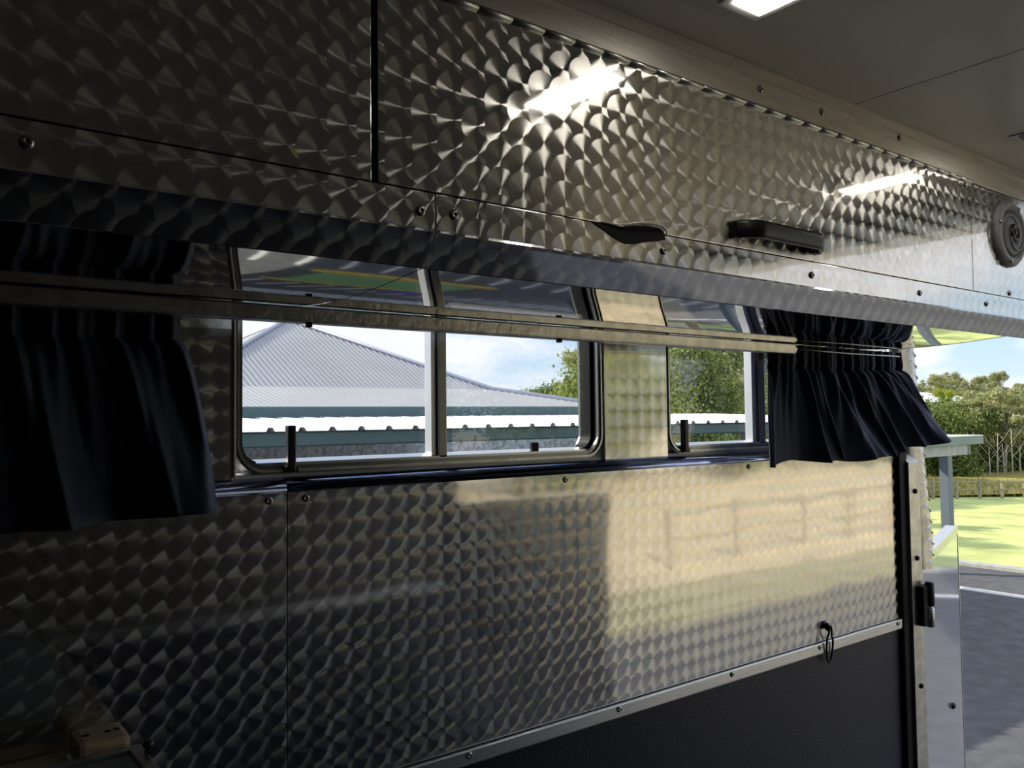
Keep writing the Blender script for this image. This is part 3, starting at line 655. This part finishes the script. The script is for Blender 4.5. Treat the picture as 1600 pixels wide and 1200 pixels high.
put('beam_cap', MB().box(14.62, 14.70, 6.52, 6.61, -.690, -.521, .006), M['post'], cp)
for x in (14.0, 11.4): put('post', MB().box(x-.075, x+.075, 6.535, 6.685, GZ, -.69, .010), M['post'], cp)

# ================================================================== FENCE, REEDS, TREES, HOUSES
def ray_at(u, depth):            # a ground spot: ratio u = x/Y at a given Y
    return (u*depth, depth)
fy = [(1.98, 0)]
FA, FB = Vector((29.5, 16.2)), Vector((38.5, 13.4))
fn = thing('rail_fence', (FA.x, FA.y, terrain(FA.x, FA.y)), 'low timber rail fence along the far edge of the lawn', 'fence')
npst = 9; pst = []
for k in range(npst):
    q = FA+(FB-FA)*(k/(npst-1)); z = terrain(q.x, q.y); pst.append((q.x, q.y, z))
    put('post', MB().box(q.x-.05, q.x+.05, q.y-.05, q.y+.05, z-.2, z+.72, .012), M['fence'], fn)
for hgt in (.34, .64):
    for k in range(npst-1):
        a, b = pst[k], pst[k+1]; put('rail', MB().tube([(a[0], a[1], a[2]+hgt), (b[0], b[1], b[2]+hgt)], .028, 6), M['fence'], fn)
nr = np.random.default_rng(4)
def blades(n, area, hmin, hmax, wd):
    V = []
    for _ in range(n):
        x, y = area(); z = terrain(x, y); h = nr.uniform(hmin, hmax); a = nr.uniform(0, math.pi); dx, dy = math.cos(a)*wd, math.sin(a)*wd; lx, ly = nr.normal(0, .15, 2)*h
        V += [(x-dx, y-dy, z), (x+dx, y+dy, z), (x+dx*.3+lx, y+dy*.3+ly, z+h), (x-dx*.3+lx, y-dy*.3+ly, z+h)]
    return MB().quads(V)
def reed_area():
    a, b = nr.uniform(0, 1), nr.uniform(0, 1); q = FA+(FB-FA)*(a*1.3-.15); k = 1.03+.45*b; return (q.x*k, q.y*k)
structure(put('reed_bed', MB().add([(FA.x*1.01-4, FA.y*1.01+2, terrain(29, 16)+.06), (FB.x*1.01+6, FB.y*1.01-2, terrain(39, 13)+.06), ((FB.x+6)*1.75, FB.y*1.75, terrain(62, 23)+.35), ((FA.x-4)*1.75, FA.y*1.75+3, terrain(50, 28)+.35)], [(0,1,2,3)]), M['reedbed']), 'golden reed bed beyond the fence')
rd = put('reeds', blades(6500, reed_area, .12, .42, .05), M['reed']); tag(rd, 'golden reeds and tall grass growing beyond the rail fence', 'reeds'); rd['kind'] = 'stuff'
def crown(clumps, n, size, seed, flat=.8):
    g = np.random.default_rng(seed); V = []
    vol = np.array([c[3]**2 for c in clumps]); vol = vol/vol.sum()
    for c, fr in zip(clumps, vol):
        m = int(n*fr); d = g.normal(size=(m, 3)); d /= np.linalg.norm(d, axis=1)[:, None]
        r = c[3]*np.clip(g.normal(.72, .26, m), .05, 1.35); p = np.array(c[:3])+d*r[:, None]*np.array([1, 1, flat])
        nrm = d+g.normal(0, .5, (m, 3)); nrm /= np.linalg.norm(nrm, axis=1)[:, None]
        a = np.cross(nrm, g.normal(size=(m, 3))); a /= np.linalg.norm(a, axis=1)[:, None]; b = np.cross(nrm, a)
        s = size*g.uniform(.6, 1.3, m)[:, None]
        q = np.stack([p-a*s, p-b*s*.55, p+a*s, p+b*s*.55], 1).reshape(-1, 3); V += [tuple(x) for x in q]
    return MB().quads(V)
def tree_proto(kind, seed):
    rg = random.Random(seed); T = MB(); cl = []
    if kind == 'gum':       # pale trunk forking into airy clumps, about 8 m
        lean = rg.uniform(-.4, .4)
        T.tube([(0, 0, -.3), (lean*.3, .1, 2), (lean, 0, 4.2)], [.16, .13, .09], 7)
        for k in range(20):
            a = 6.28*k/9+rg.uniform(-.4, .4); h = rg.uniform(3.2, 7.3); r = rg.uniform(.3, 2.3)*(1-abs(h-5)/4.2); st = rg.uniform(2.4, 3.6)
            p = (lean+r*math.cos(a), r*math.sin(a), h); T.tube([(lean*.7, 0, st), ((lean+p[0])/2, p[1]/2, (st+h)/2+.2), p], [.07, .045, .02], 5)
            cl.append((p[0], p[1], p[2], rg.uniform(.45, .95)))
        n, s, m, tm = 8000, .105, 'leaf_gum', 'trunk_pale'
    elif kind == 'round':
        T.tube([(0, 0, -.3), (0, 0, 1.4), (.1, 0, 3)], [.2, .16, .1], 7)
        for k in range(16):
            a = rg.uniform(0, 6.28); r = rg.uniform(0, 1.9); h = rg.uniform(1.5, 5.0); r *= (1-((h-3)/3.2)**2)**.5 if abs(h-3) < 3.2 else .3
            cl.append((r*math.cos(a), r*math.sin(a), h, rg.uniform(.9, 1.4)))
        n, s, m, tm = 13000, .10, 'leaf_mid', 'trunk_dark'
    elif kind == 'near':
        T.tube([(0, 0, -.3), (0, 0, 1.4), (.1, 0, 3)], [.2, .16, .1], 7)
        for k in range(26):
            a = rg.uniform(0, 6.28); h = rg.uniform(1.4, 5.2); r = rg.uniform(0, 2.2)*max(.25, 1-abs(h-3)/3.4)
            cl.append((r*math.cos(a), r*math.sin(a), h, rg.uniform(.55, 1.1)))
        n, s, m, tm = 30000, .058, 'leaf_mid', 'trunk_dark'
    elif kind == 'dark':
        T.tube([(0, 0, -.3), (0, 0, 1.2), (.1, 0, 2.4)], [.2, .16, .1], 7)
        for k in range(15):
            a = rg.uniform(0, 6.28); r = rg.uniform(0, 1.7); h = rg.uniform(.7, 3.6); cl.append((r*math.cos(a), r*math.sin(a), h, rg.uniform(.8, 1.3)))
        n, s, m, tm = 11000, .095, 'leaf_dark', 'trunk_dark'
    else:                   # lime
        T.tube([(0, 0, -.3), (0, 0, 1.2), (.05, 0, 2.6)], [.14, .11, .07], 7)
        for k in range(10):
            a = rg.uniform(0, 6.28); r = rg.uniform(0, .8); h = rg.uniform(1.0, 4.6); cl.append((r*math.cos(a), r*math.sin(a), h, rg.uniform(.6, .95)))
        n, s, m, tm = 7000, .095, 'leaf_lime', 'trunk_dark'
    t = bpy.data.objects.new('tree', None); C.objects.link(t); BASE[t.name] = (0, 0, 0); t.name = {'gum': 'gum_tree', 'round': 'leafy_tree', 'near': 'leafy_tree', 'dark': 'evergreen_tree', 'lime': 'lime_tree'}[kind]; BASE[t.name] = (0, 0, 0)
    put('foliage', crown(cl, n, s, seed), M[m], t); put('trunk', T, M[tm], t); return t
PROTO = {}
for kd, sd_ in (('gum', 1), ('gum', 2), ('round', 3), ('round', 4), ('dark', 5), ('lime', 6), ('near', 7)): PROTO.setdefault(kd, []).append(tree_proto(kd, sd_))
USED = set()
def tree(kind, var, x, y, sc, label, group, rz=None, dz=0):
    p = PROTO[kind][var]; loc = (x, y, terrain(x, y)+dz); rz = rng.uniform(0, 6.28) if rz is None else rz
    if p.name in USED: t = copy_thing(p, loc, rz, sc)
    else:
        USED.add(p.name); t = p; t.location = (loc[0], loc[1], loc[2]+EYE); t.rotation_euler = (0, 0, rz); t.scale = (sc,)*3
    tag(t, label, 'tree', group); return t
# beyond the lawn: evergreen thicket with pale trunks, seen right of the doorway
L1, G1 = 'pale-trunked gum tree in the thicket beyond the reeds', 'gum trees in the thicket'
L2, G2 = 'dark bushy evergreen at the foot of the thicket beyond the reeds', 'evergreens in the thicket'
for k in range(9):
    u = 1.93+.09*k; Y = 23.5+rng.uniform(-1, 1); tree('dark', 0, u*Y, Y, rng.uniform(.85, 1.15), L2, G2)
for k in range(8):
    u = 2.28+.055*k; Y = 22.0+rng.uniform(-.6, 1.2); tree('gum', k % 2, u*Y, Y, rng.uniform(.62, .78), L1, G1)
for k, u in enumerate((1.98, 2.10, 2.22, 2.34, 2.46, 2.58, 2.68)):
    Y = 28+rng.uniform(-1, 1.5); tree('round', k % 2, u*Y, Y, rng.uniform(.55, .68), 'mid-green leafy tree behind the dark thicket', 'leafy trees behind the thicket')
tree('lime', 0, 2.125*40, 40, .80, 'bright lime-yellow tree between the distant houses', None, None, 2.0)
for k, (x, y, sc) in enumerate(((15.0, 12.6, .78), (19.0, 13.6, .62))): tree('near', 0, x, y, sc, ('tall leafy tree just past the awning end', 'leafy tree beside the lawn behind the carport')[k], None)
# hillside gums above the houses
for k, (u, top) in enumerate(((1.97, .075), (2.03, .09), (2.09, .10), (2.14, .112), (2.20, .095), (2.26, .093), (2.32, .10), (2.38, .105), (2.43, .115), (2.50, .075), (2.56, .085), (2.62, .085))):
    Y = 62+rng.uniform(-3, 5); x = u*Y; z = terrain(x, Y); need = (top*Y-z)/7.6
    tree('gum', k % 2, x, Y, need, 'olive gum tree on the skyline behind the distant houses', 'skyline gum trees')
for k in range(12):
    u = 1.93+.065*k; Y = 55+rng.uniform(-2, 3); x = u*Y; z = terrain(x, Y); tree('round', k % 2, x, Y, (.055*Y-z)/5.8*rng.uniform(.85, 1.1), 'olive-green leafy tree on the hillside behind the houses', 'hillside leafy trees')
for k in range(7):
    u = 1.99+.10*k; Y = 36+rng.uniform(-1, 1); x = u*Y; z = terrain(x, Y); tree('round', k % 2, x, Y, (-.030*Y-z)/6.4, 'green leafy tree in front of the distant houses', 'leafy trees below the houses')
# bare pale trunks standing in front of the thicket
for k, (u, hgt) in enumerate(((2.36, 2.0), (2.405, 2.7), (2.45, 2.2), (2.50, 3.0), (2.545, 2.4), (2.59, 2.8))):
    Y = 20.6+.25*(k % 3); x = u*Y; g = terrain(x, Y)
    t = thing('dead_tree', (x, Y, g), '%s bare pale trunk from the left in front of the thicket' % ('first', 'second', 'third', 'fourth', 'fifth', 'rightmost')[k], 'tree', 'bare pale trunks')
    ln = .25*math.sin(k*2.1); put('trunk', MB().tube([(x, Y, g-.2), (x+ln*.4, Y, g+hgt*.5), (x+ln, Y, g+hgt)], [.05, .036, .014], 6), M['trunk_pale'], t)
    for j in range(3):
        h0 = hgt*(.45+.15*j); sd2 = 1 if (j+k) % 2 else -1
        put('branch', MB().tube([(x+ln*h0/hgt, Y, g+h0), (x+ln*h0/hgt+sd2*.35, Y-.3*sd2, g+h0+.55), (x+ln*h0/hgt+sd2*.5, Y-.5*sd2, g+h0+1.0)], [.018, .013, .006], 5), M['trunk_pale'], t)
# houses
def house(u, Y, z0, wdt, label, wall='house_wall'):
    x = u*Y; g = terrain(x, Y); t = thing('house', (x, Y, g), label, 'house')
    put('wall', MB().box(x-wdt/2, x+wdt/2, Y-2, Y+4, g-1, z0, .02), M[wall], t)
    put('roof', MB().add([(x-wdt/2-.5, Y-2.6, z0-.05), (x+wdt/2+.5, Y-2.6, z0-.05), (x+wdt/2+.5, Y+4.6, z0-.05), (x-wdt/2-.5, Y+4.6, z0-.05), (x-wdt/2+2.2, Y+1, z0+1.15), (x+wdt/2-2.2, Y+1, z0+1.15)], [(0,1,5,4), (1,2,5), (2,3,4,5), (3,0,4), (3,2,1,0)]), M['house_roof'], t)
    for q in (-.28, .05, .3):
        wv = put('window', MB().box(x+wdt*q-.7, x+wdt*q+.7, Y-2.06, Y-1.98, z0-1.7, z0-.5, .01), M['house_roof'], t); put('pane', MB().box(x+wdt*q-.6, x+wdt*q+.6, Y-2.09, Y-2.05, z0-1.6, z0-.6), M['dark_glass'], wv)
house(2.035, 47, 1.35, 8.5, 'pale-roofed house with ochre wall left of the lime tree')
house(2.19, 47, 1.0, 9.0, 'pale-roofed house right of the lime tree', 'house_wall')
house(2.20, 43, -.75, 7.0, 'lower white-roofed house below its neighbour on the hillside', 'beam')
house(2.58, 43, -.85, 8.0, 'white-roofed house at the right edge of the picture', 'beam')
# trees behind the building, seen through the windows
L3, G3 = 'leafy tree behind the awning seen through the second window', 'trees behind the awning'
for k, (u, Y, top) in enumerate(((1.00, 26, .13), (1.06, 22, .15), (1.14, 21, .165), (1.22, 21.5, .17), (1.30, 22, .165), (1.38, 21, .165), (1.46, 23, .16), (1.54, 24, .16), (1.18, 25, .18), (1.33, 26, .18), (1.62, 24, .15))):
    x = u*Y; z = terrain(x, Y); tree('round', k % 2, x, Y, (top*Y-z)/5.9, L3, G3)
for k, (u, Y, top) in enumerate(((1.10, 20, .155), (1.27, 20, .16), (.925, 30, .12))):
    x = u*Y; z = terrain(x, Y); tree('gum', k % 2, x, Y, (top*Y-z)/7.6, 'airy gum tree among the trees behind the awning', 'gum trees behind the awning')
for k in range(9):
    u = .79+.026*k; Y = 92+rng.uniform(-4, 4); x = u*Y; z = terrain(x, Y); tree('dark', 0, x, Y, ((.045+.004*k)*Y-z)/4.4, 'dark tree on the far ridge beyond the hip roof', 'trees on the far ridge')
# trees and a field post line on the other side, seen only as reflections
for k in range(14):
    x = 10+k*3.6; y = -19-rng.uniform(0, 4); tree('round' if k % 3 else 'dark', (k % 2) if k % 3 else 0, x, y, rng.uniform(.9, 1.25), 'tree along the far side of the golden field, mirrored in the wall panel', 'trees beyond the golden field')
ff = thing('field_fence', (15, -7.4, GZ), 'pale post and rail fence in the golden field, mirrored in the wall panel', 'fence')
for k in range(6): put('post', MB().box(11+k*1.9-.05, 11+k*1.9+.05, -7.6, -7.5, GZ, GZ+1.05, .01), M['fence'], ff)
for k in range(5):
    for hgt in (.5, .95): put('rail', MB().tube([(11+k*1.9, -7.55, GZ+hgt), (12.9+k*1.9, -7.55, GZ+hgt)], .03, 6), M['fence'], ff)
